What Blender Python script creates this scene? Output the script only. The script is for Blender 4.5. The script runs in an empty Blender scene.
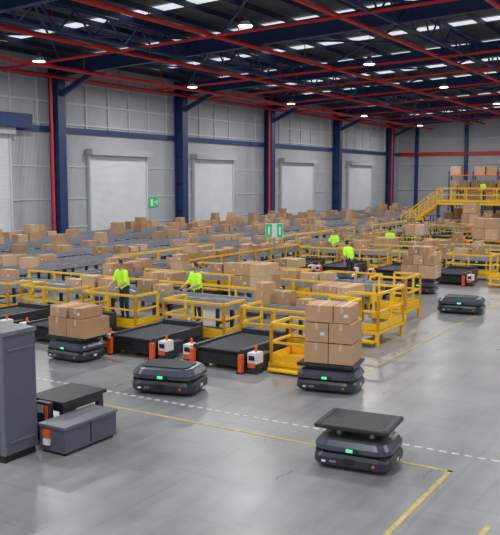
import bpy, bmesh, math, random
from mathutils import Vector, Matrix
random.seed(7)
sc=bpy.context.scene
TH=math.radians(31.5)
E1=Vector((math.sin(TH),math.cos(TH),0)); R=Vector((math.cos(TH),-math.sin(TH),0))
# ---------------------------------------------------------------- materials
MATS={}
def mat(name,col,rough=0.5,metal=0.0,noise=0.12,scale=6.0,emit=None,bump=0.0,estr=1.0,spec=0.5):
    if name in MATS: return MATS[name]
    m=bpy.data.materials.new(name); m.use_nodes=True
    nt=m.node_tree; N=nt.nodes; L=nt.links; b=N['Principled BSDF']
    b.inputs['Roughness'].default_value=rough; b.inputs['Metallic'].default_value=metal
    b.inputs['Specular IOR Level'].default_value=spec
    tc=N.new('ShaderNodeTexCoord'); nz=N.new('ShaderNodeTexNoise'); nz.inputs['Scale'].default_value=scale
    nz.inputs['Detail'].default_value=4
    cr=N.new('ShaderNodeValToRGB')
    cr.color_ramp.elements[0].position=0.3; cr.color_ramp.elements[1].position=0.7
    cr.color_ramp.elements[0].color=[c*(1-noise) for c in col]+[1]
    cr.color_ramp.elements[1].color=[min(1,c*(1+noise)) for c in col]+[1]
    L.new(tc.outputs['Object'],nz.inputs['Vector']); L.new(nz.outputs['Fac'],cr.inputs['Fac'])
    L.new(cr.outputs['Color'],b.inputs['Base Color'])
    if bump>0:
        bp=N.new('ShaderNodeBump'); bp.inputs['Strength'].default_value=bump; bp.inputs['Distance'].default_value=0.02
        L.new(nz.outputs['Fac'],bp.inputs['Height']); L.new(bp.outputs['Normal'],b.inputs['Normal'])
    if emit:
        b.inputs['Emission Color'].default_value=list(emit)+[1]; b.inputs['Emission Strength'].default_value=estr
    MATS[name]=m; return m
def ribbed(name,col,scale,axis,depth=0.03,dark=0.75,rough=0.55):
    m=bpy.data.materials.new(name); m.use_nodes=True
    nt=m.node_tree; N=nt.nodes; L=nt.links; b=N['Principled BSDF']; b.inputs['Roughness'].default_value=rough
    tc=N.new('ShaderNodeTexCoord'); w=N.new('ShaderNodeTexWave'); w.bands_direction=axis; w.inputs['Scale'].default_value=scale
    L.new(tc.outputs['Object'],w.inputs['Vector'])
    nz=N.new('ShaderNodeTexNoise'); nz.inputs['Scale'].default_value=0.5; L.new(tc.outputs['Object'],nz.inputs['Vector'])
    cr=N.new('ShaderNodeValToRGB'); cr.color_ramp.elements[0].color=[c*dark for c in col]+[1]; cr.color_ramp.elements[1].color=list(col)+[1]
    cr.color_ramp.elements[1].position=0.5
    L.new(w.outputs['Fac'],cr.inputs['Fac'])
    mx=N.new('ShaderNodeMixRGB'); mx.blend_type='MULTIPLY'; mx.inputs['Fac'].default_value=0.25
    L.new(cr.outputs['Color'],mx.inputs[1]); L.new(nz.outputs['Fac'],mx.inputs[2]); L.new(mx.outputs[0],b.inputs['Base Color'])
    bp=N.new('ShaderNodeBump'); bp.inputs['Distance'].default_value=depth; bp.inputs['Strength'].default_value=0.6
    L.new(w.outputs['Fac'],bp.inputs['Height']); L.new(bp.outputs['Normal'],b.inputs['Normal'])
    MATS[name]=m; return m
def floor_mat():
    m=bpy.data.materials.new('concrete'); m.use_nodes=True
    nt=m.node_tree; N=nt.nodes; L=nt.links; b=N['Principled BSDF']
    tc=N.new('ShaderNodeTexCoord')
    n1=N.new('ShaderNodeTexNoise'); n1.inputs['Scale'].default_value=0.45; n1.inputs['Detail'].default_value=7; n1.inputs['Roughness'].default_value=.6
    n2=N.new('ShaderNodeTexNoise'); n2.inputs['Scale'].default_value=3.5; n2.inputs['Detail'].default_value=8
    mp=N.new('ShaderNodeMapping'); mp.inputs['Scale'].default_value=(1,0.25,1)
    L.new(tc.outputs['Object'],n1.inputs['Vector']); L.new(tc.outputs['Object'],mp.inputs['Vector']); L.new(mp.outputs[0],n2.inputs['Vector'])
    c1=N.new('ShaderNodeValToRGB'); c1.color_ramp.elements[0].position=.32; c1.color_ramp.elements[1].position=.68
    c1.color_ramp.elements[0].color=(.205,.21,.222,1); c1.color_ramp.elements[1].color=(.295,.30,.315,1)
    L.new(n1.outputs['Fac'],c1.inputs['Fac'])
    mx=N.new('ShaderNodeMixRGB'); mx.blend_type='OVERLAY'; mx.inputs['Fac'].default_value=.3
    L.new(c1.outputs['Color'],mx.inputs[1]); L.new(n2.outputs['Fac'],mx.inputs[2])
    def scuff(prev,sc_,rot,dark,scale):
        mp2=N.new('ShaderNodeMapping'); mp2.inputs['Scale'].default_value=sc_; mp2.inputs['Rotation'].default_value=(0,0,rot)
        n3=N.new('ShaderNodeTexNoise'); n3.inputs['Scale'].default_value=scale; n3.inputs['Detail'].default_value=6; n3.inputs['Distortion'].default_value=.6
        L.new(tc.outputs['Object'],mp2.inputs['Vector']); L.new(mp2.outputs[0],n3.inputs['Vector'])
        c3=N.new('ShaderNodeValToRGB'); c3.color_ramp.elements[0].position=.56; c3.color_ramp.elements[0].color=(1,1,1,1); c3.color_ramp.elements[1].position=.70; c3.color_ramp.elements[1].color=(dark,dark,dark,1)
        L.new(n3.outputs['Fac'],c3.inputs['Fac'])
        m3=N.new('ShaderNodeMixRGB'); m3.blend_type='MULTIPLY'; m3.inputs['Fac'].default_value=1
        L.new(prev,m3.inputs[1]); L.new(c3.outputs['Color'],m3.inputs[2]); return m3.outputs[0]
    o=scuff(mx.outputs[0],(.35,5.0,1),.25,.84,1.1); o=scuff(o,(4.5,.3,1),.1,.86,1.0)
    br=N.new('ShaderNodeTexBrick'); br.offset=0; br.inputs['Scale'].default_value=1; br.inputs['Brick Width'].default_value=6.5; br.inputs['Row Height'].default_value=6.5
    br.inputs['Mortar Size'].default_value=.010; br.inputs['Color1'].default_value=(1,1,1,1); br.inputs['Color2'].default_value=(.96,.96,.96,1); br.inputs['Mortar'].default_value=(.75,.75,.75,1)
    L.new(tc.outputs['Object'],br.inputs['Vector'])
    m2=N.new('ShaderNodeMixRGB'); m2.blend_type='MULTIPLY'; m2.inputs['Fac'].default_value=1
    L.new(o,m2.inputs[1]); L.new(br.outputs['Color'],m2.inputs[2]); L.new(m2.outputs[0],b.inputs['Base Color'])
    mr=N.new('ShaderNodeMapRange'); mr.inputs['To Min'].default_value=.20; mr.inputs['To Max'].default_value=.45
    L.new(n2.outputs['Fac'],mr.inputs['Value']); L.new(mr.outputs[0],b.inputs['Roughness'])
    MATS['concrete']=m
floor_mat()
mat('cardboard',(.50,.31,.175),.8,noise=.10,scale=2.0); mat('cardboard_b',(.41,.25,.135),.8,noise=.1,scale=2.5); mat('cardboard_c',(.58,.39,.24),.8,noise=.08,scale=2)
mat('tape',(.62,.45,.29),.45,noise=.05); mat('label',(.72,.72,.70),.6,noise=.03)
mat('yellow',(.90,.53,.015),.4,noise=.07); mat('darkframe',(.028,.032,.045),.45,noise=.2); mat('black',(.010,.011,.013),.5,noise=.3)
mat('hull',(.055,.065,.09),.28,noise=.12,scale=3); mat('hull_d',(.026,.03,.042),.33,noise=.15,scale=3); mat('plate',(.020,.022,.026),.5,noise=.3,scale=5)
mat('green_led',(.05,.6,.25),.4,emit=(.1,1,.4),estr=.8); mat('steel',(.35,.37,.41),.35,metal=.7,noise=.1)
mat('belt',(.055,.06,.08),.5,noise=.15); mat('siderail',(.34,.36,.42),.35,metal=.3); mat('orange',(.80,.12,.02),.45,noise=.08); mat('white',(.78,.78,.78),.5,noise=.04)
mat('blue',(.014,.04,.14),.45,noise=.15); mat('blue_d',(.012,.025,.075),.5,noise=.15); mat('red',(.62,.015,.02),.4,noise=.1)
mat('girt',(.55,.57,.61),.5,noise=.06); mat('cabinet',(.085,.092,.12),.45,noise=.1,scale=1.5); mat('cab_edge',(.13,.14,.17),.4)
mat('roof',(.075,.09,.12),.6,noise=.2,scale=.5); mat('skylight',(.8,.85,.9),.4,emit=(.85,.92,1),estr=.75)
mat('line_w',(.62,.62,.62),.5,noise=.15,scale=9); mat('line_y',(.50,.40,.13),.5,noise=.25,scale=9)
mat('hivis',(.50,.95,.03),.6,emit=(.45,1,.02),estr=.15,noise=.05); mat('trouser',(.03,.035,.06),.8); mat('skin',(.52,.31,.22),.55,noise=.05); mat('hair',(.03,.02,.015),.7); mat('shoe',(.02,.02,.02),.5)
mat('signgreen',(.0,.40,.13),.4,emit=(0,.6,.2),estr=.25); mat('lamp_lens',(.9,.9,.9),.3,emit=(1,1,1),estr=6); mat('eye',(.8,.8,.8),.3)
ribbed('cladding',(.52,.54,.58),3.0,'Y',.03,.86); ribbed('shutter',(.86,.88,.92),4.2,'Z',.03,.80)
# ---------------------------------------------------------------- mesh builder
class B:
    def __init__(s): s.v=[]; s.f=[]; s.m=[]; s.mats=[]; s.sm=[]
    def mi(s,n):
        if n not in s.mats: s.mats.append(n)
        return s.mats.index(n)
    def add(s,vs,fs,m,smooth=False):
        o=len(s.v); s.v+= [tuple(v) for v in vs]; i=s.mi(m)
        for f in fs: s.f.append([o+k for k in f]); s.m.append(i); s.sm.append(smooth)
    def box(s,c,d,m,rz=0):
        x,y,z=c; dx,dy,dz=d[0]/2,d[1]/2,d[2]/2; cs,sn=math.cos(rz),math.sin(rz); vs=[]
        for sz in(-1,1):
            for sx,sy in((-1,-1),(1,-1),(1,1),(-1,1)):
                px,py=sx*dx,sy*dy; vs.append((x+px*cs-py*sn,y+px*sn+py*cs,z+sz*dz))
        s.add(vs,[(3,2,1,0),(4,5,6,7),(0,1,5,4),(1,2,6,5),(2,3,7,6),(3,0,4,7)],m)
    def bx(s,x0,x1,y0,y1,z0,z1,m): s.box(((x0+x1)/2,(y0+y1)/2,(z0+z1)/2),(x1-x0,y1-y0,z1-z0),m)
    def beam(s,p0,p1,w,h,m):
        p0=Vector(p0);p1=Vector(p1); d=(p1-p0).normalized(); up=Vector((0,0,1)) if abs(d.z)<.95 else Vector((0,1,0))
        sd=d.cross(up).normalized(); u=sd.cross(d); vs=[]
        for p in(p0,p1):
            for a,b in((-1,-1),(1,-1),(1,1),(-1,1)): vs.append(p+sd*a*w/2+u*b*h/2)
        s.add(vs,[(0,1,2,3),(7,6,5,4),(0,4,5,1),(1,5,6,2),(2,6,7,3),(3,7,4,0)],m)
    def tube(s,p0,p1,r,m,n=8,r1=None):
        r1=r if r1 is None else r1
        p0=Vector(p0);p1=Vector(p1); d=(p1-p0).normalized(); up=Vector((0,0,1)) if abs(d.z)<.95 else Vector((0,1,0))
        sd=d.cross(up).normalized(); u=sd.cross(d); vs=[]
        for p,rr in((p0,r),(p1,r1)):
            for i in range(n):
                t=2*math.pi*i/n; vs.append(p+sd*math.cos(t)*rr+u*math.sin(t)*rr)
        s.add(vs,[(i,(i+1)%n,n+(i+1)%n,n+i) for i in range(n)],m,True)
        s.add(vs,[tuple(range(n-1,-1,-1)),tuple(range(n,2*n))],m)
    def ell(s,c,r,m,nu=12,nv=8,rx=0):
        vs=[];M=Matrix.Rotation(rx,3,'X')
        for j in range(nv+1):
            ph=math.pi*j/nv
            for i in range(nu):
                t=2*math.pi*i/nu; v=M@Vector((r[0]*math.sin(ph)*math.cos(t),r[1]*math.sin(ph)*math.sin(t),r[2]*math.cos(ph))); vs.append(v+Vector(c))
        fs=[(j*nu+i,(j+1)*nu+i,(j+1)*nu+(i+1)%nu,j*nu+(i+1)%nu) for j in range(nv) for i in range(nu)]
        s.add(vs,fs,m,True)
    def loft(s,secs,m,n=6,cap=True):
        loops=[]
        for (w,l,r,z) in secs:
            lp=[]
            for k,(sx,sy) in enumerate(((1,1),(-1,1),(-1,-1),(1,-1))):
                for i in range(n+1):
                    t=math.pi/2*(k+i/n); lp.append((sx*(w/2-r)+r*math.cos(t),sy*(l/2-r)+r*math.sin(t),z))
            loops.append(lp)
        K=len(loops[0]); vs=[p for l in loops for p in l]; fs=[]
        for j in range(len(loops)-1):
            for i in range(K): fs.append((j*K+i,j*K+(i+1)%K,(j+1)*K+(i+1)%K,(j+1)*K+i))
        s.add(vs,fs,m,False)
        if cap: s.add(loops[0],[tuple(range(K-1,-1,-1))],m); s.add(loops[-1],[tuple(range(K))],m)
    def mesh(s,name):
        me=bpy.data.meshes.new(name); me.from_pydata(s.v,[],s.f)
        for n in s.mats: me.materials.append(MATS[n])
        me.polygons.foreach_set('material_index',s.m); me.polygons.foreach_set('use_smooth',s.sm); me.update(); return me
def place(name,me,a=0,b=0,z=0,rot=0,parent=None):
    if isinstance(me,B): me=me.mesh(name)
    o=bpy.data.objects.new(name,me); sc.collection.objects.link(o)
    p=E1*a+R*b; o.location=(p.x,p.y,z); o.rotation_euler=(0,0,-TH+rot); return o
# local frame: x = b (right-near), y = a (away)
WB=-36.2; AEND=94; ROOFB=26
def rz(b): return 11.6+.045*(b-WB)
# ---------------------------------------------------------------- shell
m=B(); m.bx(-60,60,-12,AEND+12,-.2,0,'concrete'); place('floor',m)
m=B()
m.bx(WB-.25,WB,0,AEND,0,11.9,'cladding')
place('wall_left',m)
m=B()
z=7.6
while z<11.5: m.bx(WB,WB+.10,0,AEND,z,z+.10,'girt'); z+=1.3
for z in (1.2,3.0,5.0): m.bx(WB,WB+.06,0,AEND,z,z+.07,'girt')
y=1
while y<AEND: m.bx(WB,WB+.12,y,y+.10,7.2,11.6,'girt'); y+=2.1
m.bx(WB,WB+.16,0,AEND,7.1,7.45,'blue')
m.bx(WB,WB+.9,0,33.5,7.2,8.0,'blue')
place('trim_1',m)
m=B(); m.bx(WB,ROOFB,AEND,AEND+.25,0,14.5,'cladding')
place('wall_back',m)
m=B()
for x in range(-34,26,6): m.bx(x,x+.35,AEND-.4,AEND,0,rz(x)-.1,'blue')
for z in(3,6,9): m.bx(WB,ROOFB,AEND-.15,AEND,z,z+.12,'girt')
m.bx(WB,ROOFB,AEND-.3,AEND,7.1,7.5,'red')
place('trim_2',m)
# doors
for i,(y0,y1,h) in enumerate(((26.3,32.3,6.9),(39,44.7,5.9),(50.6,56,5.9),(64.3,70.6,5.9),(79,85,5.9))):
    m=B(); m.bx(WB+.02,WB+.16,y0,y1,0,h,'shutter')
    for yy in(y0-.12,y1): m.bx(WB+.02,WB+.26,yy,yy+.12,0,h+.25,'girt')
    m.bx(WB+.02,WB+.6,y0-.2,y1+.2,h-.1,h+.3,'cladding'); m.bx(WB+.02,WB+.2,y0,y1,0,.12,'black')
    place('door_%d'%(i+1),m)
cols=(9.5,22.7,35.9,48.5,61.6,75.5,90)
for c in cols:
    m=B(); 
    m.bx(WB+.12,WB+.16,c-.32,c+.32,0,11.4,'blue'); m.bx(WB+.84,WB+.88,c-.32,c+.32,0,11.4,'blue'); m.bx(WB+.16,WB+.84,c-.04,c+.04,0,11.4,'blue')
    m.bx(WB+.1,WB+1.0,c-.4,c+.4,0,.05,'steel')
    for z in(2,4,6,8,10): m.bx(WB+.16,WB+.84,c-.26,c+.26,z,z+.03,'blue')
    place('steel_column',m)
# roof
m=B(); z0,z1=rz(WB-.3),rz(ROOFB)
vs=[(WB-.3,0,z0),(ROOFB,0,z1),(ROOFB,AEND,z1),(WB-.3,AEND,z0)]; vs+=[(x,y,z+.15) for x,y,z in vs]
m.add(vs,[(3,2,1,0),(4,5,6,7),(0,1,5,4),(1,2,6,5),(2,3,7,6),(3,0,4,7)],'roof')
place('ceiling',m)
m=B(); y=4
while y<AEND:
    m.beam((WB+2,y,rz(WB+2)-.06),(ROOFB-2,y,rz(ROOFB-2)-.06),.8,.04,'skylight'); y+=6.6
place('roof_skylights',m)
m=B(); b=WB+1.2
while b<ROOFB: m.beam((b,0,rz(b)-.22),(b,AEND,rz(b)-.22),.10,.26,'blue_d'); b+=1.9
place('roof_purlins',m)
for c in cols:
    m=B(); 
    # lattice truss rafter: solid haunch web + open lattice chord
    for dz,w,h in((-.36,.34,.05),(-.78,.06,.82),(-1.2,.34,.05)): m.beam((WB+.5,c,rz(WB)+dz),(ROOFB,c,rz(ROOFB)+dz),w,h,'blue')
    for k in range(9):
        xx=WB+3+k*6.5; m.beam((xx,c,rz(xx)-1.2),(xx,c+2.2,rz(xx)-.3),.08,.08,'blue')
    m.beam((WB+.5,c,9.2),(WB+3.4,c,rz(WB)-1.2),.25,.3,'blue')
    place('roof_rafter',m)
# longitudinal lattice trusses between rafters
for bb in(-25.5,-13.5,-3.5):
    m=B(); zt=rz(bb)-.45; zb=zt-1.05
    m.beam((bb,6,zt),(bb,AEND-1,zt),.12,.12,'blue'); m.beam((bb,6,zb),(bb,AEND-1,zb),.12,.12,'blue')
    y=6
    while y<AEND-3: m.beam((bb,y,zb),(bb,y+1.1,zt),.07,.07,'blue'); m.beam((bb,y+1.1,zt),(bb,y+2.2,zb),.07,.07,'blue'); y+=2.2
    place('roof_truss',m)
m=B()
for bb,zz in((WB+1.1,10.3),(WB+4.5,10.2),(-27,10.6),(-21.5,10.9),(-15,11.1),(-9,11.3),(-2,11.6),(10,12)):
    m.tube((bb,0,zz),(bb,AEND-1,zz),.11,'red')
    for y in range(6,90,7): m.tube((bb,y,zz),(bb,y,rz(bb)-.2),.025,'red',5)
for y in (31.5,44.6,51,58,65,72,79,86): 
    m.tube((WB+1.1,y,10.35),(20,y,12.2),.07,'red')
for y in (34.8,60.5,89): m.tube((WB+1.1,y,0.3),(WB+1.1,y,10.3),.09,'red')
place('sprinkler_pipes',m)
m=B()
for i in range(len(cols)-1):
    c0,c1=cols[i],cols[i+1]
    for x0,x1 in((WB+1,-24),(-24,-12),(-12,0),(0,12)):
        m.beam((x0,c0,rz(x0)-.6),(x1,c1,rz(x1)-.6),.09,.09,'blue'); m.beam((x1,c0,rz(x1)-.6),(x0,c1,rz(x0)-.6),.09,.09,'blue')
place('roof_bracing',m)
# lamps
lm=B(); lm.tube((0,0,0),(0,0,.18),.32,'girt',16,.16); lm.tube((0,0,.18),(0,0,.42),.12,'darkframe',12); lm.tube((0,0,-.02),(0,0,0),.30,'lamp_lens',16); lm.tube((0,0,.42),(0,0,1.6),.012,'black',5)
lme=lm.mesh('high_bay_lamp')
for a in (4,16,29,42,55,69,84):
    for b in (-30,-18,-6,7):
        o=place('high_bay_lamp',lme,a,b,rz(b)-1.85)
        ld=bpy.data.lights.new('lamp_light','AREA'); ld.shape='DISK'; ld.size=1.0; ld.energy=540; ld.color=(1,.99,.97)
        lo=bpy.data.objects.new('lamp_light',ld); sc.collection.objects.link(lo); lo.parent=o; lo.location=(0,0,-.06)
# markings
m=B(); b=-18.
while b<1: m.bx(b,b+.11,11.82,11.88,.001,.006,'line_w'); b+=.2
place('floor_marking',m)
m=B(); m.bx(-10.4,-3.35,11.04,11.1,.001,.005,'line_y'); m.bx(-3.42,-3.35,3,11.1,.001,.005,'line_y'); m.bx(-2.45,-2.38,3,9.5,.001,.005,'line_y'); m.bx(-2.95,-2.88,12.1,17,.001,.005,'line_y'); m.bx(-6.88,-6.83,15.2,40,.001,.005,'line_y'); 
place('floor_marking',m)
# ---------------------------------------------------------------- AGV
def agv_mesh(lift,plate=True):
    m=B()
    m.loft([(.95,.72,.12,.03),(.98,.75,.14,.07)],'black')
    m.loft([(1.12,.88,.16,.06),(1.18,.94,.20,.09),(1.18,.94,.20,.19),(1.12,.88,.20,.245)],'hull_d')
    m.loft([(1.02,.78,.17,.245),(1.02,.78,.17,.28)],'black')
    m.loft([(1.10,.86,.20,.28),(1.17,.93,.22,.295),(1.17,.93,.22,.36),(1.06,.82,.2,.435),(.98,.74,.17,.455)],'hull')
    m.loft([(.84,.60,.12,.455),(.84,.60,.12,.47)],'plate')
    m.bx(-.05,.05,-.475,-.455,.30,.345,'green_led'); m.bx(.05,.14,-.472,-.457,.30,.345,'black'); m.bx(-.42,-.36,-.476,-.46,.11,.14,'white'); m.bx(-.3,-.2,-.476,-.46,.12,.15,'steel')
    m.bx(-.08,.08,-.476,-.46,.12,.20,'black'); m.bx(.34,.38,-.476,-.46,.12,.16,'orange'); m.bx(.583,.592,-.05,.05,.12,.17,'label')
    for sx in(-1,1):
        for sy in(-1,1): m.tube((sx*.36-.03,sy*.25,.06),(sx*.36+.03,sy*.25,.06),.06,'black',10)
        m.tube((sx*.48,-.36,.245),(sx*.48,-.36,.28),.07,'black',10)
    if lift:
        for sx in(-1,1):
            for sy in(-1,1): m.tube((sx*.25,sy*.18,.46),(sx*.25,sy*.18,lift),.045,'steel',8)
        m.bx(-.42,.42,-.3,.3,lift-.05,lift,'darkframe')
        m.loft([(1.1,.86,.03,lift),(1.12,.88,.03,lift+.015),(1.12,.88,.03,lift+.05),(1.1,.86,.03,lift+.06)],'plate')
        for sx in (-1,1): m.bx(sx*.5-.03,sx*.5+.03,-.41,.41,lift+.06,lift+.068,'darkframe')
    return m.mesh('mobile_robot')
AG0=agv_mesh(0); AG1=agv_mesh(.60); AG2=agv_mesh(.52)
place('mobile_robot',AG1,10.72,-4.66,0,math.radians(6))
place('mobile_robot',AG2,14.4,-6.9,0,math.radians(10)).scale=(1.05,1.05,1)
place('mobile_robot',AG0,12.6,-9.6,0,math.radians(14)).scale=(1.14,1.1,1.15)
place('mobile_robot',AG0,25.1,-7.45,0,math.radians(8)).scale=(1.2,1.15,1.1)
place('mobile_robot',AG2,13.75,-13.25,0,0)
place('mobile_robot',AG2,28.75,-10.1,0,math.radians(5))
place('mobile_robot',AG0,29.3,-13.6,0,0)
place('mobile_robot',AG2,29.4,-16.0,0,0)
place('mobile_robot',AG0,13.5,-16.6,0,0)
place('mobile_robot',AG2,49.3,-13.2,0,0)
place('mobile_robot',AG0,38.4,-10.6,0,0)
# ---------------------------------------------------------------- boxes
CB=('cardboard','cardboard','cardboard_b','cardboard_c')
def cbox(m,x,y,z,w,l,h,rot=0,detail=True):
    c=random.choice(CB); m.box((x,y,z+h/2),(w-.008,l-.008,h-.006),c,rot)
    if detail:
        m.box((x,y,z+h-.002),(.06,l-.006,.004),'tape',rot)
        cs,sn=math.cos(rot),math.sin(rot)
        m.box((x+l/2*sn,y-l/2*cs,z+h-.07),(.06,.006,.13),'tape',rot)
        if random.random()<.35:
            ox=w*.25; m.box((x+ox*cs+l/2*sn,y+ox*sn-l/2*cs,z+h*.45),(.09,.006,.06),'label',rot)
def stack(name,a,b,z,layers,rot=0):
    m=B()
    zz=0
    for h,rows in layers:
        for (x,y,w,l) in rows: cbox(m,x,y,zz,w,l,h*random.uniform(.96,1),0)
        zz+=h
    return place(name,m,a,b,z,rot)
def grid(nx,ny,W,Lh,jit=0):
    return [((i+.5)*W/nx-W/2,(j+.5)*Lh/ny-Lh/2,W/nx-.01,Lh/ny-.01) for i in range(nx) for j in range(ny)]
stack('cardboard_box_stack',14.4,-6.85,.59,[(.42,grid(2,1,1.0,.8)),(.40,grid(2,2,.98,.78)),(.34,[(-.2,0,.56,.76),(.26,0,.34,.74)])],math.radians(10))
stack('cardboard_box_stack',13.75,-13.15,.59,[(.44,grid(2,1,1.15,.86)),(.24,[(-.28,0,.5,.8),(.22,.0,.4,.7)])],0)
stack('cardboard_box_stack',28.75,-10.1,.59,[(.5,grid(2,2,1.3,.95)),(.36,grid(3,1,1.2,.9)),(.3,grid(2,1,.8,.8))],math.radians(5))
stack('cardboard_box_stack',29.4,-16.0,.59,[(.35,grid(2,1,1.0,.8))])
stack('cardboard_box_stack',49.3,-13.2,.59,[(.7,grid(2,2,1.5,1)),(.6,grid(2,1,1.4,1))],0)
# ---------------------------------------------------------------- conveyors
def conveyor(name,x0,x1,y0,y1,h,rollers=False,legstep=2.2,legs='darkframe',rstep=.16,deep=.2):
    m=B(); cx,cy=(x0+x1)/2,(y0+y1)/2; lx,ly=x1-x0,y1-y0; alongx=lx>ly
    L_=max(lx,ly); W=min(lx,ly)
    def P(u,v,z): return (u-L_/2,v,z) if alongx else (v,u-L_/2,z)
    def bb(u0,u1,v0,v1,z0,z1,mt):
        if alongx: m.bx(u0-L_/2,u1-L_/2,v0,v1,z0,z1,mt)
        else: m.bx(v0,v1,u0-L_/2,u1-L_/2,z0,z1,mt)
    for s in(-1,1): bb(0,L_,s*W/2-.03,s*W/2+.03,h-deep,h+.05,'siderail'); 
    bb(0,L_,-W/2+.03,W/2-.03,h-.10,h-.06,'belt')
    if rollers:
        u=.1
        while u<L_: m.tube(P(u,-W/2+.03,h-.03),P(u,W/2-.03,h-.03),.03,'steel',6); u+=rstep
    else: bb(.05,L_-.05,-W/2+.06,W/2-.06,h-.03,h,'belt')
    u=.3
    while u<L_:
        for s in(-1,1): bb(u-.04,u+.04,s*W/2-.04,s*W/2+.04,0,h-deep,legs); 
        bb(u-.03,u+.03,-W/2,W/2,.25,.32,legs); bb(u-.08,u+.08,-W/2-.08,-W/2+.08,0,.02,legs)
        u+=legstep
    p=place(name,m,cy,cx); return p
def boxes_on(x0,x1,y0,y1,h,density,big=1.0,detail=True,double=.3):
    m=B(); alongx=(x1-x0)>(y1-y0); L_=max(x1-x0,y1-y0); u=.3
    cx,cy=(x0+x1)/2,(y0+y1)/2
    while u<L_-.8:
        if random.random()<density:
            w=random.uniform(.38,.7)*big; d=random.uniform(.35,.5)*min(big,1.3); hh=random.uniform(.2,.42)*big
            c=u+w/2-L_/2
            if alongx: cbox(m,c,0,0,w,d,hh,0,detail)
            else: cbox(m,0,c,0,d,w,hh,0,detail)
            if random.random()<double:
                if alongx: cbox(m,c,0,hh,w*.8,d*.9,hh*.8,0,detail)
                else: cbox(m,0,c,hh,d*.9,w*.8,hh*.8,0,detail)
            u+=w+random.uniform(.03,.2)
        else: u+=random.uniform(.5,1.8)
    return place('cardboard_boxes',m,cy,cx,h)
trunks=[(-18.6,20.6,61,.90,.60,.45,1.05,.15),(-19.75,20.6,61,.90,.60,.4,1.05,.15),(-22.3,16,61,.95,.55,.08,1.0,.0),(-23.6,16,61,.95,.55,.5,1.1,.15),
        (-26.0,18,80,.95,.6,.06,1.1,.0),(-27.6,18,80,.95,.7,.6,1.15,.25),(-30.0,20,84,1.0,.7,.12,1.1,.1),(-31.6,20,84,1.0,.7,.6,1.25,.3),(-34,22,84,1.0,.7,.35,1.2,.2)]
for i,(b,y0,y1,h,w,dn,bg,db) in enumerate(trunks):
    conveyor('belt_conveyor',b-w/2,b+w/2,y0,y1,h,True,2.6,'darkframe',.3 if i<6 else .5,.14)
    boxes_on(b-w/2,b+w/2,y0,y1,h+.003,dn,bg,i<5,db)
# railings
def railing(m,pts,h=1.1,z=0,mid=True,kick=True,step=1.0,t=.06):
    for (x0,y0),(x1,y1) in zip(pts[:-1],pts[1:]):
        d=math.hypot(x1-x0,y1-y0); n=max(1,round(d/step))
        for i in range(n+1):
            x,y=x0+(x1-x0)*i/n,y0+(y1-y0)*i/n; m.beam((x,y,z),(x,y,z+h-t/2),t,t,'yellow')
        m.beam((x0,y0,z+h),(x1,y1,z+h),t,t,'yellow')
        if mid: m.beam((x0,y0,z+h*.52),(x1,y1,z+h*.52),t*.8,t*.8,'yellow')
        if kick: m.beam((x0,y0,z+.1),(x1,y1,z+.1),.02,.17,'yellow')
for y0,y1 in ((24.6,34.2),(41.4,55)):
    m=B(); railing(m,[(0,-(y1-y0)/2),(0,(y1-y0)/2)],1.1,0,True,False,1.3); place('safety_railing',m,(y0+y1)/2,-18.15)
for y0,y1 in ((24,31),(36,47),(50,60)):
    m=B(); railing(m,[(0,-(y1-y0)/2),(0,(y1-y0)/2)],1.2,0,True,False,1.5,.08); place('safety_railing',m,(y0+y1)/2,-21.0)
def dock_mesh():
    m=B()
    W,Ld,h=1.25,1.9,.48
    m.bx(-W/2,W/2,-Ld/2,Ld/2,.12,h-.12,'black')
    for s in(-1,1): m.bx(s*W/2-.05,s*W/2+.05,-Ld/2,Ld/2,h-.2,h+.03,'darkframe')
    y=-Ld/2+.06
    while y<Ld/2: m.tube((-W/2+.05,y,h-.04),(W/2-.05,y,h-.04),.035,'darkframe',6); y+=.11
    for s in(-1,1):
        for y in(-Ld/2+.1,0,Ld/2-.1): m.bx(s*(W/2-.04)-.05,s*(W/2-.04)+.05,y-.05,y+.05,0,.3,'darkframe')
        m.bx(s*(W/2+.02)-.05,s*(W/2+.02)+.05,-Ld/2-.12,-Ld/2-.02,0,.42,'orange')
        m.bx(s*(W/2+.02)-.07,s*(W/2+.02)+.07,-Ld/2-.16,-Ld/2+.02,0,.03,'black')
        x0=s*(W/2+.24)
        m.bx(x0-.11,x0+.11,-Ld/2+.02,-Ld/2+.32,.22,.46,'white'); m.bx(x0-.11,x0+.11,-Ld/2+.02,-Ld/2+.32,.06,.22,'darkframe'); m.bx(x0-.09,x0+.09,-Ld/2-.01,-Ld/2+.02,.14,.24,'orange'); m.bx(x0-.07,x0+.07,-Ld/2-.0,-Ld/2+.02,.30,.40,'black')
        m.bx(x0-.10,x0+.10,-Ld/2+.32,-Ld/2+.75,.08,.38,'darkframe'); m.bx(x0-.13,x0+.13,-Ld/2,-Ld/2+.3,0,.06,'darkframe')
        m.tube((x0,-Ld/2+.2,.46),(x0,-Ld/2+.2,.58),.03,'orange',8)
    m.bx(-W/2+.05,W/2-.05,Ld/2,Ld/2+.2,.15,h+.1,'darkframe')
    return m.mesh('docking_conveyor')
DK=dock_mesh()
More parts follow.
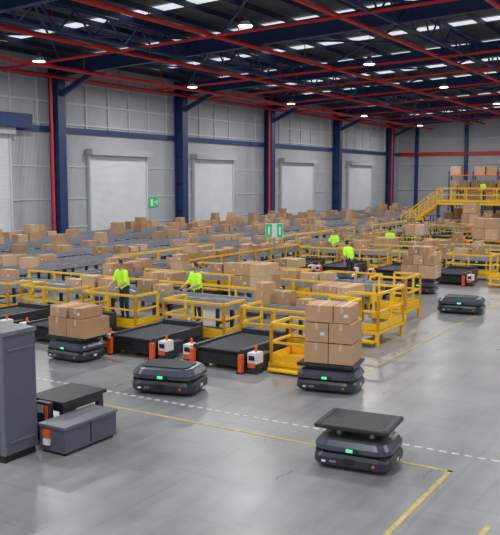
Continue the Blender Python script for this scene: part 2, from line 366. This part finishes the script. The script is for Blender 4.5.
def row(a0,bs,blo,bhi,flip=False,near=True,extra=True,dens=.65):
    s=-1 if flip else 1
    for b in bs: place('docking_conveyor',DK,a0+s*1.15,b,0,math.pi if flip else 0)
    yc=a0+s*4.05
    conveyor('roller_conveyor',blo,bhi,yc-.36,yc+.36,.9,near)
    boxes_on(blo,bhi,yc-.36,yc+.36,.911,dens,1.0,True,.2)
    for b in bs:
        m=B()
        m.bx(-.9,1.05,-.55,.55,.16,.22,'yellow'); m.bx(-.86,1.01,-.5,.5,.22,.23,'darkframe')
        for x in(-.85,1.0):
            for y in(-.5,.5): m.bx(x-.04,x+.04,y-.04,y+.04,0,.16,'yellow')
        railing(m,[(-.9,.5),(-.9,-.5),(1.02,-.5),(1.02,.5)],.82,.22,True,True,.85)
        place('work_platform',m,a0+s*2.95,b+.1,0,math.pi if flip else 0)
    if extra:
        m=B(); w=bhi-blo
        railing(m,[(-w/2,0),(w/2,0)],1.05,0,True,False,1.25)
        place('safety_railing',m,yc+s*1.35,(blo+bhi)/2)
row(14.35,(-9.75,-12.2,-15.1,-17.6,-20.1),-21.2,-8.9)
m=B(); railing(m,[(-.45,-.45),(.45,-.45),(.45,.45),(-.45,.45),(-.45,-.45)],.85,.2,True,True,.9)
m.bx(-.5,.5,-.5,.5,.14,.2,'yellow'); m.bx(-.5,-.42,-.5,.5,0,.14,'yellow'); m.bx(.42,.5,-.5,.5,0,.14,'yellow'); m.bx(-.4,.4,-.72,-.5,.05,.09,'yellow'); m.bx(-.45,.45,-.46,-.44,.0,.14,'yellow')
place('step_platform',m,15.55,-8.25)
def edge_platform(a,b,l,w=.9,h=.95):
    m=B(); m.bx(-w/2,w/2,-l/2,l/2,.3,.38,'yellow'); m.bx(-w/2+.03,w/2-.03,-l/2+.03,l/2-.03,.38,.39,'darkframe')
    for x in(-w/2+.05,w/2-.05):
        for y in(-l/2+.05,l/2-.05): m.bx(x-.04,x+.04,y-.04,y+.04,0,.3,'yellow')
    railing(m,[(-w/2+.03,-l/2+.04),(w/2-.03,-l/2+.04),(w/2-.03,l/2-.04),(-w/2+.03,l/2-.04)],h,.38,True,True,.8)
    m.bx(-.4,.4,-l/2-.25,-l/2,.1,.15,'yellow')
    place('work_platform',m,a,b)
for a,b,l in ((17.2,-8.15,1.2),(19.6,-8.1,1.8),(22.9,-8.7,1.3),(32.6,-7.9,1.8),(35.4,-7.9,1.8),(37.9,-8.0,1.6),(40.8,-8.3,2.0),(43.6,-8.3,1.6),(46.6,-9.2,1.8),(49,-8.6,1.6),(52,-9.4,1.8),(54.6,-9.6,2.2),(57.4,-9.8,2.2),(61.5,-12.4,2.2),(61.5,-15,2.0),(61.5,-17.4,2.0)): edge_platform(a,b,l)
row(27.6,(-11.2,-13.9,-16.6),-18.0,-9.6,flip=True)
row(31.2,(-9.9,-12.4,-14.9,-17.0),-18,-8.6,near=False,dens=.5)
row(44.5,(-10.5,-13,-15.2,-17.0),-18,-9,flip=True,near=False,dens=.5)
row(52.0,(-12.4,-14.7,-17.0),-18,-10.5,near=False,dens=.5)
row(70.0,(-9,-12,-14.5,-17,-19.5,-22),-24,-8,near=False,dens=.5)
def table(a,b,w=1.3,l=1.1,h=.85):
    m=B(); m.bx(-w/2,w/2,-l/2,l/2,h-.08,h,'siderail')
    for x in(-w/2+.06,w/2-.06):
        for y in(-l/2+.06,l/2-.06): m.bx(x-.04,x+.04,y-.04,y+.04,0,h-.08,'darkframe')
    m.bx(-w/2+.05,w/2-.05,-l/2+.03,l/2-.03,.2,.26,'darkframe')
    place('parcel_table',m,a,b)
for a,b,ly in ((21.2,-12.75,[(.42,grid(2,2,1.2,.9)),(.38,grid(2,1,1.1,.9))]),(21.2,-10.0,[(.3,grid(3,1,1.2,.9))]),(21.2,-16.3,[(.3,grid(2,1,1.1,.8))]),
               (38.0,-12.6,[(.45,grid(2,2,1.2,.9))]),(38.0,-15.2,[(.45,grid(2,1,1.0,.9))]),(59.0,-17,[(.9,grid(2,1,1.2,.9)),(.8,grid(1,1,1,.9))]),(48,-17.2,[(.6,grid(2,1,1.2,.9))]),
               (48.4,-10.8,[(.5,grid(2,1,1.2,.9)),(.4,grid(2,1,1,.8))]),(59,-14.4,[(.6,grid(2,1,1.2,.9))]),(59.3,-11.4,[(.6,grid(2,1,1.2,.9)),(.6,grid(1,1,1,.8))])):
    table(a,b); stack('cardboard_box_stack',a,b,.852,ly)
def pallet_stack(a,b,h,n=2):
    m=B()
    for x in(-.5,0,.5): m.bx(x-.05,x+.05,-.5,.5,0,.1,'cardboard_c')
    for k in range(7): m.bx(-.6,.6,-.5+k*.155,-.5+k*.155+.1,.1,.125,'cardboard_c')
    nz=max(1,round(h/.42))
    for k in range(nz):
        for (x,y,w,l) in grid(2,n,1.15,.95): cbox(m,x,y,.125+k*.42,w,l,.41,0,False)
    place('pallet_of_boxes',m,a,b)
for a,b,h in ((63.2,-10.2,1.7),(62.6,-8.8,1.3),(69.0,-20.8,1.7),(78,-14,1.7),(77.5,-18.6,1.7),(78,-11.5,1.7),(79,-22.5,1.7)): pallet_stack(a,b,h)
# pallet racking loaded with boxes by the end wall
def rack(a,b,bays=4,levels=3):
    m=B(); W=2.7; L_=bays*W; H=levels*1.55+.5
    for i in range(bays+1):
        x=-L_/2+i*W
        for y in(-.5,.5): m.bx(x-.05,x+.05,y-.05,y+.05,0,H,'blue')
        k=0
        while k<H-1: m.beam((x,-.5,k+.1),(x,.5,k+.9),.04,.04,'blue'); m.beam((x,.5,k+.9),(x,-.5,k+1.0),.04,.04,'blue'); k+=1
    for lv in range(levels+1):
        z=.12+lv*1.55
        if lv:
            for y in(-.5,.5): m.bx(-L_/2,L_/2,y-.03,y+.03,z-.12,z,'orange')
        for i in range(bays):
            for q in(0,1):
                if random.random()<.82:
                    cx=-L_/2+i*W+.72+q*1.28; hh=random.choice((.42,.84,.84,1.1))
                    m.bx(cx-.58,cx+.58,-.5,.5,z,z+.1,'cardboard_c'); m.bx(cx-.55,cx+.55,-.48,.48,z+.1,z+.1+hh,random.choice(CB)); m.bx(cx-.03,cx+.03,-.485,-.48,z+.1,z+.1+hh,'tape')
    place('pallet_rack',m,a,b)
rack(84.5,-19,5,2); rack(89,-20,6,3)
# ---------------------------------------------------------------- left near cabinet and machine
m=B(); m.bx(-2.2,1.93,-.35,.30,.12,1.92,'cabinet'); m.bx(-2.22,1.95,-.37,.32,1.92,1.98,'cab_edge'); m.bx(-2.2,1.9,-.33,.28,0,.12,'black')
for x in(-.75,.65): m.bx(x-.008,x+.008,-.356,-.35,.14,1.9,'black')
m.bx(1.86,1.94,-.36,-.33,.12,1.92,'cab_edge')
for z in(.3,1.7): m.box((1.935,0,z),(.02,.5,.03),'cab_edge')
m.bx(.5,.56,-.39,-.35,.95,1.15,'steel')
place('machine_cabinet',m,8.25,-11.03)
m=B(); m.bx(-.26,.26,-.68,.5,.05,.42,'cabinet'); m.bx(-.28,.28,-.70,.52,.42,.46,'cab_edge'); m.bx(-.22,.22,-.64,.46,0,.05,'black')
m.bx(.26,.266,-.11,-.09,.08,.41,'black')
m.bx(-1.15,-.34,-.10,.95,.56,.62,'plate'); m.bx(-1.1,-.38,-.05,.9,.44,.56,'darkframe')
for x in(-1.06,-.42):
    for y in(.0,.85): m.bx(x-.05,x+.05,y-.05,y+.05,0,.44,'darkframe')
m.bx(-.34,-.26,-.1,.5,.2,.42,'darkframe'); m.bx(-.16,-.04,-.72,-.68,.26,.38,'orange'); m.bx(-.16,-.04,-.72,-.68,.14,.24,'white'); m.bx(.05,.17,.50,.56,.1,.4,'orange'); m.bx(-.12,.02,.50,.56,.1,.4,'white')
m.bx(-.80,-.5,-.25,-.15,.1,.62,'darkframe'); m.bx(-.74,-.62,-.27,-.25,.45,.58,'white'); m.bx(-.58,-.52,-.27,-.25,.35,.58,'orange'); m.bx(-.8,-.5,-.28,-.12,0,.1,'black')
place('charging_conveyor_station',m,9.27,-8.83)
# ---------------------------------------------------------------- signs
m=B(); m.tube((0,0,0),(0,0,1.75),.03,'steel',8); m.bx(-.38,.38,-.02,.02,1.72,2.34,'white'); m.bx(-.36,-.10,-.03,-.02,1.74,2.32,'signgreen'); m.bx(.12,.36,-.03,-.02,1.74,2.32,'signgreen'); m.bx(-.27,-.19,-.036,-.03,1.85,2.2,'white'); m.bx(.2,.28,-.036,-.03,1.85,2.2,'white'); m.bx(-.15,.15,-.15,.15,0,.04,'darkframe')
place('exit_sign',m,30.0,-17.15,0,math.radians(25))
m=B(); m.bx(0,.04,-.55,.55,-.35,.35,'signgreen'); m.bx(.04,.05,-.35,-.1,-.25,.25,'white'); m.bx(.04,.05,.1,.4,-.06,.06,'white'); m.bx(.04,.05,.3,.42,-.15,.15,'white')
place('exit_sign',m,45.7,WB+.02,2.6)
# ---------------------------------------------------------------- mezzanine with stairs
m=B(); m.bx(-5,6,-2,2,2.2,2.4,'yellow'); m.bx(-4.95,5.95,-1.95,1.95,2.4,2.42,'belt')
for x in(-4.8,-1.2,2.4,5.8):
    for y in(-1.9,1.9): m.bx(x-.09,x+.09,y-.09,y+.09,0,2.2,'blue')
railing(m,[(-5,1.95),(6,1.95),(6,-1.95),(-4.9,-1.95)],1.1,2.42,True,True,1.2,.09)
for k in range(11):
    m.bx(-5-.28*(k+1),-5-.28*k,-1.5,-.3,2.2-.2*(k+1)+.1,2.2-.2*(k+1)+.16,'yellow')
for y in(-1.55,-.25):
    m.beam((-5,y,2.25),(-8.1,y,.05),.06,.26,'yellow'); m.beam((-5,y,3.4),(-8.1,y,1.15),.09,.09,'yellow'); m.beam((-5,y,2.85),(-8.1,y,.6),.07,.07,'yellow')
    for t in(0,.25,.5,.75,1): m.beam((-5-3.1*t,y,2.25-2.2*t),(-5-3.1*t,y,3.4-2.25*t),.08,.08,'yellow')
m.bx(1.0,2.2,-.5,.5,2.42,3.5,'cardboard'); m.bx(-3,-2,.3,1.3,2.42,3.3,'cardboard_b')
# conveyor and totes stored beneath the deck
m.bx(-4.6,5.6,-.5,.5,.8,.95,'siderail')
for x in(-4.4,-2.4,-.4,1.6,3.6,5.4): m.bx(x-.05,x+.05,-.45,.45,0,.8,'darkframe'); m.bx(x-.4,x+.3,-.35,.35,.95,1.5,'cardboard_b')
place('mezzanine_platform',m,66.0,-16.4)
# ---------------------------------------------------------------- people
def person(a,b,z,heading,lean=0,arms='fwd',hair='hair',step=0.0):
    J={};ed=[]
    def T(x,y,zz):
        dz=zz-.95; return (x,y*math.cos(lean)+dz*math.sin(lean),.95+dz*math.cos(lean)-y*math.sin(lean))
    J['pel']=((0,0,.95),.145); J['sp']=(T(0,.0,1.13),.145); J['ch']=(T(0,0,1.32),.165); J['nk']=(T(0,0,1.47),.06); J['hb']=(T(0,.015,1.56),.055)
    ed+=[('pel','sp','v'),('sp','ch','v'),('ch','nk','v'),('nk','hb','s')]
    for s,n in((-1,'l'),(1,'r')):
        J['sh'+n]=(T(s*.19,0,1.41),.08)
        if arms=='fwd': el=T(s*.26,.12,1.15); wr=T(s*.20,.36,1.1)
        elif arms=='down': el=T(s*.26,-.02,1.12); wr=T(s*.28,.05,.88)
        else: el=T(s*.26,.15,1.2) if s>0 else T(s*.25,0,1.12); wr=T(s*.15,.42,1.25) if s>0 else T(s*.24,.12,.92)
        J['el'+n]=(el,.052); J['wr'+n]=(wr,.033)
        J['hp'+n]=((s*.095,0,.88),.10); J['kn'+n]=((s*.11,.03+s*step*.5,.49),.068); J['an'+n]=((s*.11,-.02+s*step,.09),.045); J['to'+n]=((s*.13,.15+s*step,.045),.04)
        ed+=[('ch','sh'+n,'v'),('sh'+n,'el'+n,'v'),('el'+n,'wr'+n,'s'),('pel','hp'+n,'t'),('hp'+n,'kn'+n,'t'),('kn'+n,'an'+n,'t'),('an'+n,'to'+n,'b')]
    names=list(J); me=bpy.data.meshes.new('sk'); me.from_pydata([J[n][0] for n in names],[(names.index(p),names.index(q)) for p,q,_ in ed],[])
    ob=bpy.data.objects.new('sk',me); sc.collection.objects.link(ob)
    md=ob.modifiers.new('s','SKIN'); md.use_smooth_shade=True
    sv=me.skin_vertices[0].data
    for i,n in enumerate(names): sv[i].radius=(J[n][1]*(1.25 if n in('ch','pel','sp') else 1),J[n][1]); sv[i].use_root=(n=='pel')
    sb=ob.modifiers.new('u','SUBSURF'); sb.levels=2; sb.render_levels=2
    dg=bpy.context.evaluated_depsgraph_get(); em=bpy.data.meshes.new_from_object(ob.evaluated_get(dg))
    m=B(); vs=[v.co.copy() for v in em.vertices]; zmin=min(v.z for v in vs)
    mm={'v':'hivis','s':'skin','t':'trouser','b':'shoe'}
    groups={}
    for p in em.polygons:
        c=p.center; best=None
        for A,Q,k in ed:
            pa=Vector(J[A][0]);pb=Vector(J[Q][0]); t=max(0,min(1,(c-pa).dot(pb-pa)/(pb-pa).length_squared)); d=(c-(pa+(pb-pa)*t)).length-.5*(J[A][1]*(1-t)+J[Q][1]*t)
            if best is None or d<best[0]: best=(d,k)
        groups.setdefault(mm[best[1]],[]).append(tuple(p.vertices))
    m.v+=[tuple(v) for v in vs]
    for k,fs in groups.items():
        i=m.mi(k)
        for f in fs: m.f.append(list(f)); m.m.append(i); m.sm.append(True)
    bpy.data.objects.remove(ob)
    h=Vector(T(0,.03,1.66)); 
    m.ell(h,(.075,.095,.118),'skin',14,10,-lean*.6); m.ell(h+Vector((0,-.018,.025)),(.083,.1,.112),'hair',14,10,-lean*.6+.25)
    m.tube(h+Vector((0,.085,.01)),h+Vector((0,.115,-.02)),.01,'skin',6,.016)
    for s in(-1,1): m.ell(h+Vector((s*.028,.088,.015)),(.012,.008,.008),'eye',8,6); m.ell(h+Vector((s*.028,.095,.015)),(.006,.004,.006),'hair',6,4); m.ell(h+Vector((s*.078,0,-.005)),(.012,.02,.03),'skin',8,6)
    m.ell(h+Vector((0,.088,-.05)),(.024,.008,.006),'orange',8,4)
    for s,n in((-1,'l'),(1,'r')):
        w=Vector(J['wr'+n][0]); e=Vector(J['el'+n][0]); d=(w-e).normalized(); sd=d.cross(Vector((0,0,1))).normalized(); dn=sd.cross(d)*-1
        if dn.z>0: dn=-dn
        m.beam(w,w+d*.09,.08,.03,'skin')
        for k,(off,ln) in enumerate(((-.03,.068),(-.01,.08),(.01,.075),(.03,.058))):
            p=w+d*.09+sd*off; q=p+d*ln*.5+dn*.01; r_=q+d*ln*.35+dn*ln*.4
            m.tube(p,q,.009,'skin',6,.008); m.tube(q,r_,.008,'skin',6,.006)
        p=w+d*.03-sd*s*.035; q=p-sd*s*.025+d*.03; m.tube(p,q,.011,'skin',6,.009); m.tube(q,q+d*.03+dn*.01,.009,'skin',6,.007)
    return place('warehouse_worker',m,a,b,z-zmin,heading)
person(17.45,-14.9,.23,math.radians(170),.22,'fwd')
person(19.4,-13.75,0,math.radians(165),.08,'fwd')
person(36.2,-17.2,0,math.radians(170),.1,'fwd')
person(30.45,-13.75,0,math.radians(60),.4,'reach')
person(64.9,-17.8,2.42,math.radians(150),0,'down')
person(39.45,-15.6,0,math.radians(-10),.0,'down')
person(57.0,-15.5,0,math.radians(175),.05,'down')
# ---------------------------------------------------------------- world + camera
w=bpy.data.worlds.new('World'); sc.world=w; w.use_nodes=True
w.node_tree.nodes['Background'].inputs[0].default_value=(.88,.92,1,1); w.node_tree.nodes['Background'].inputs[1].default_value=.85
cd=bpy.data.cameras.new('Camera'); cd.sensor_fit='HORIZONTAL'; cd.sensor_width=36; cd.lens=36*800/500; cd.clip_end=500
co=bpy.data.objects.new('Camera',cd); sc.collection.objects.link(co); co.location=(0,0,4.2); co.rotation_euler=(math.radians(90-6.24),0,0); sc.camera=co
sc.view_settings.view_transform='Standard'
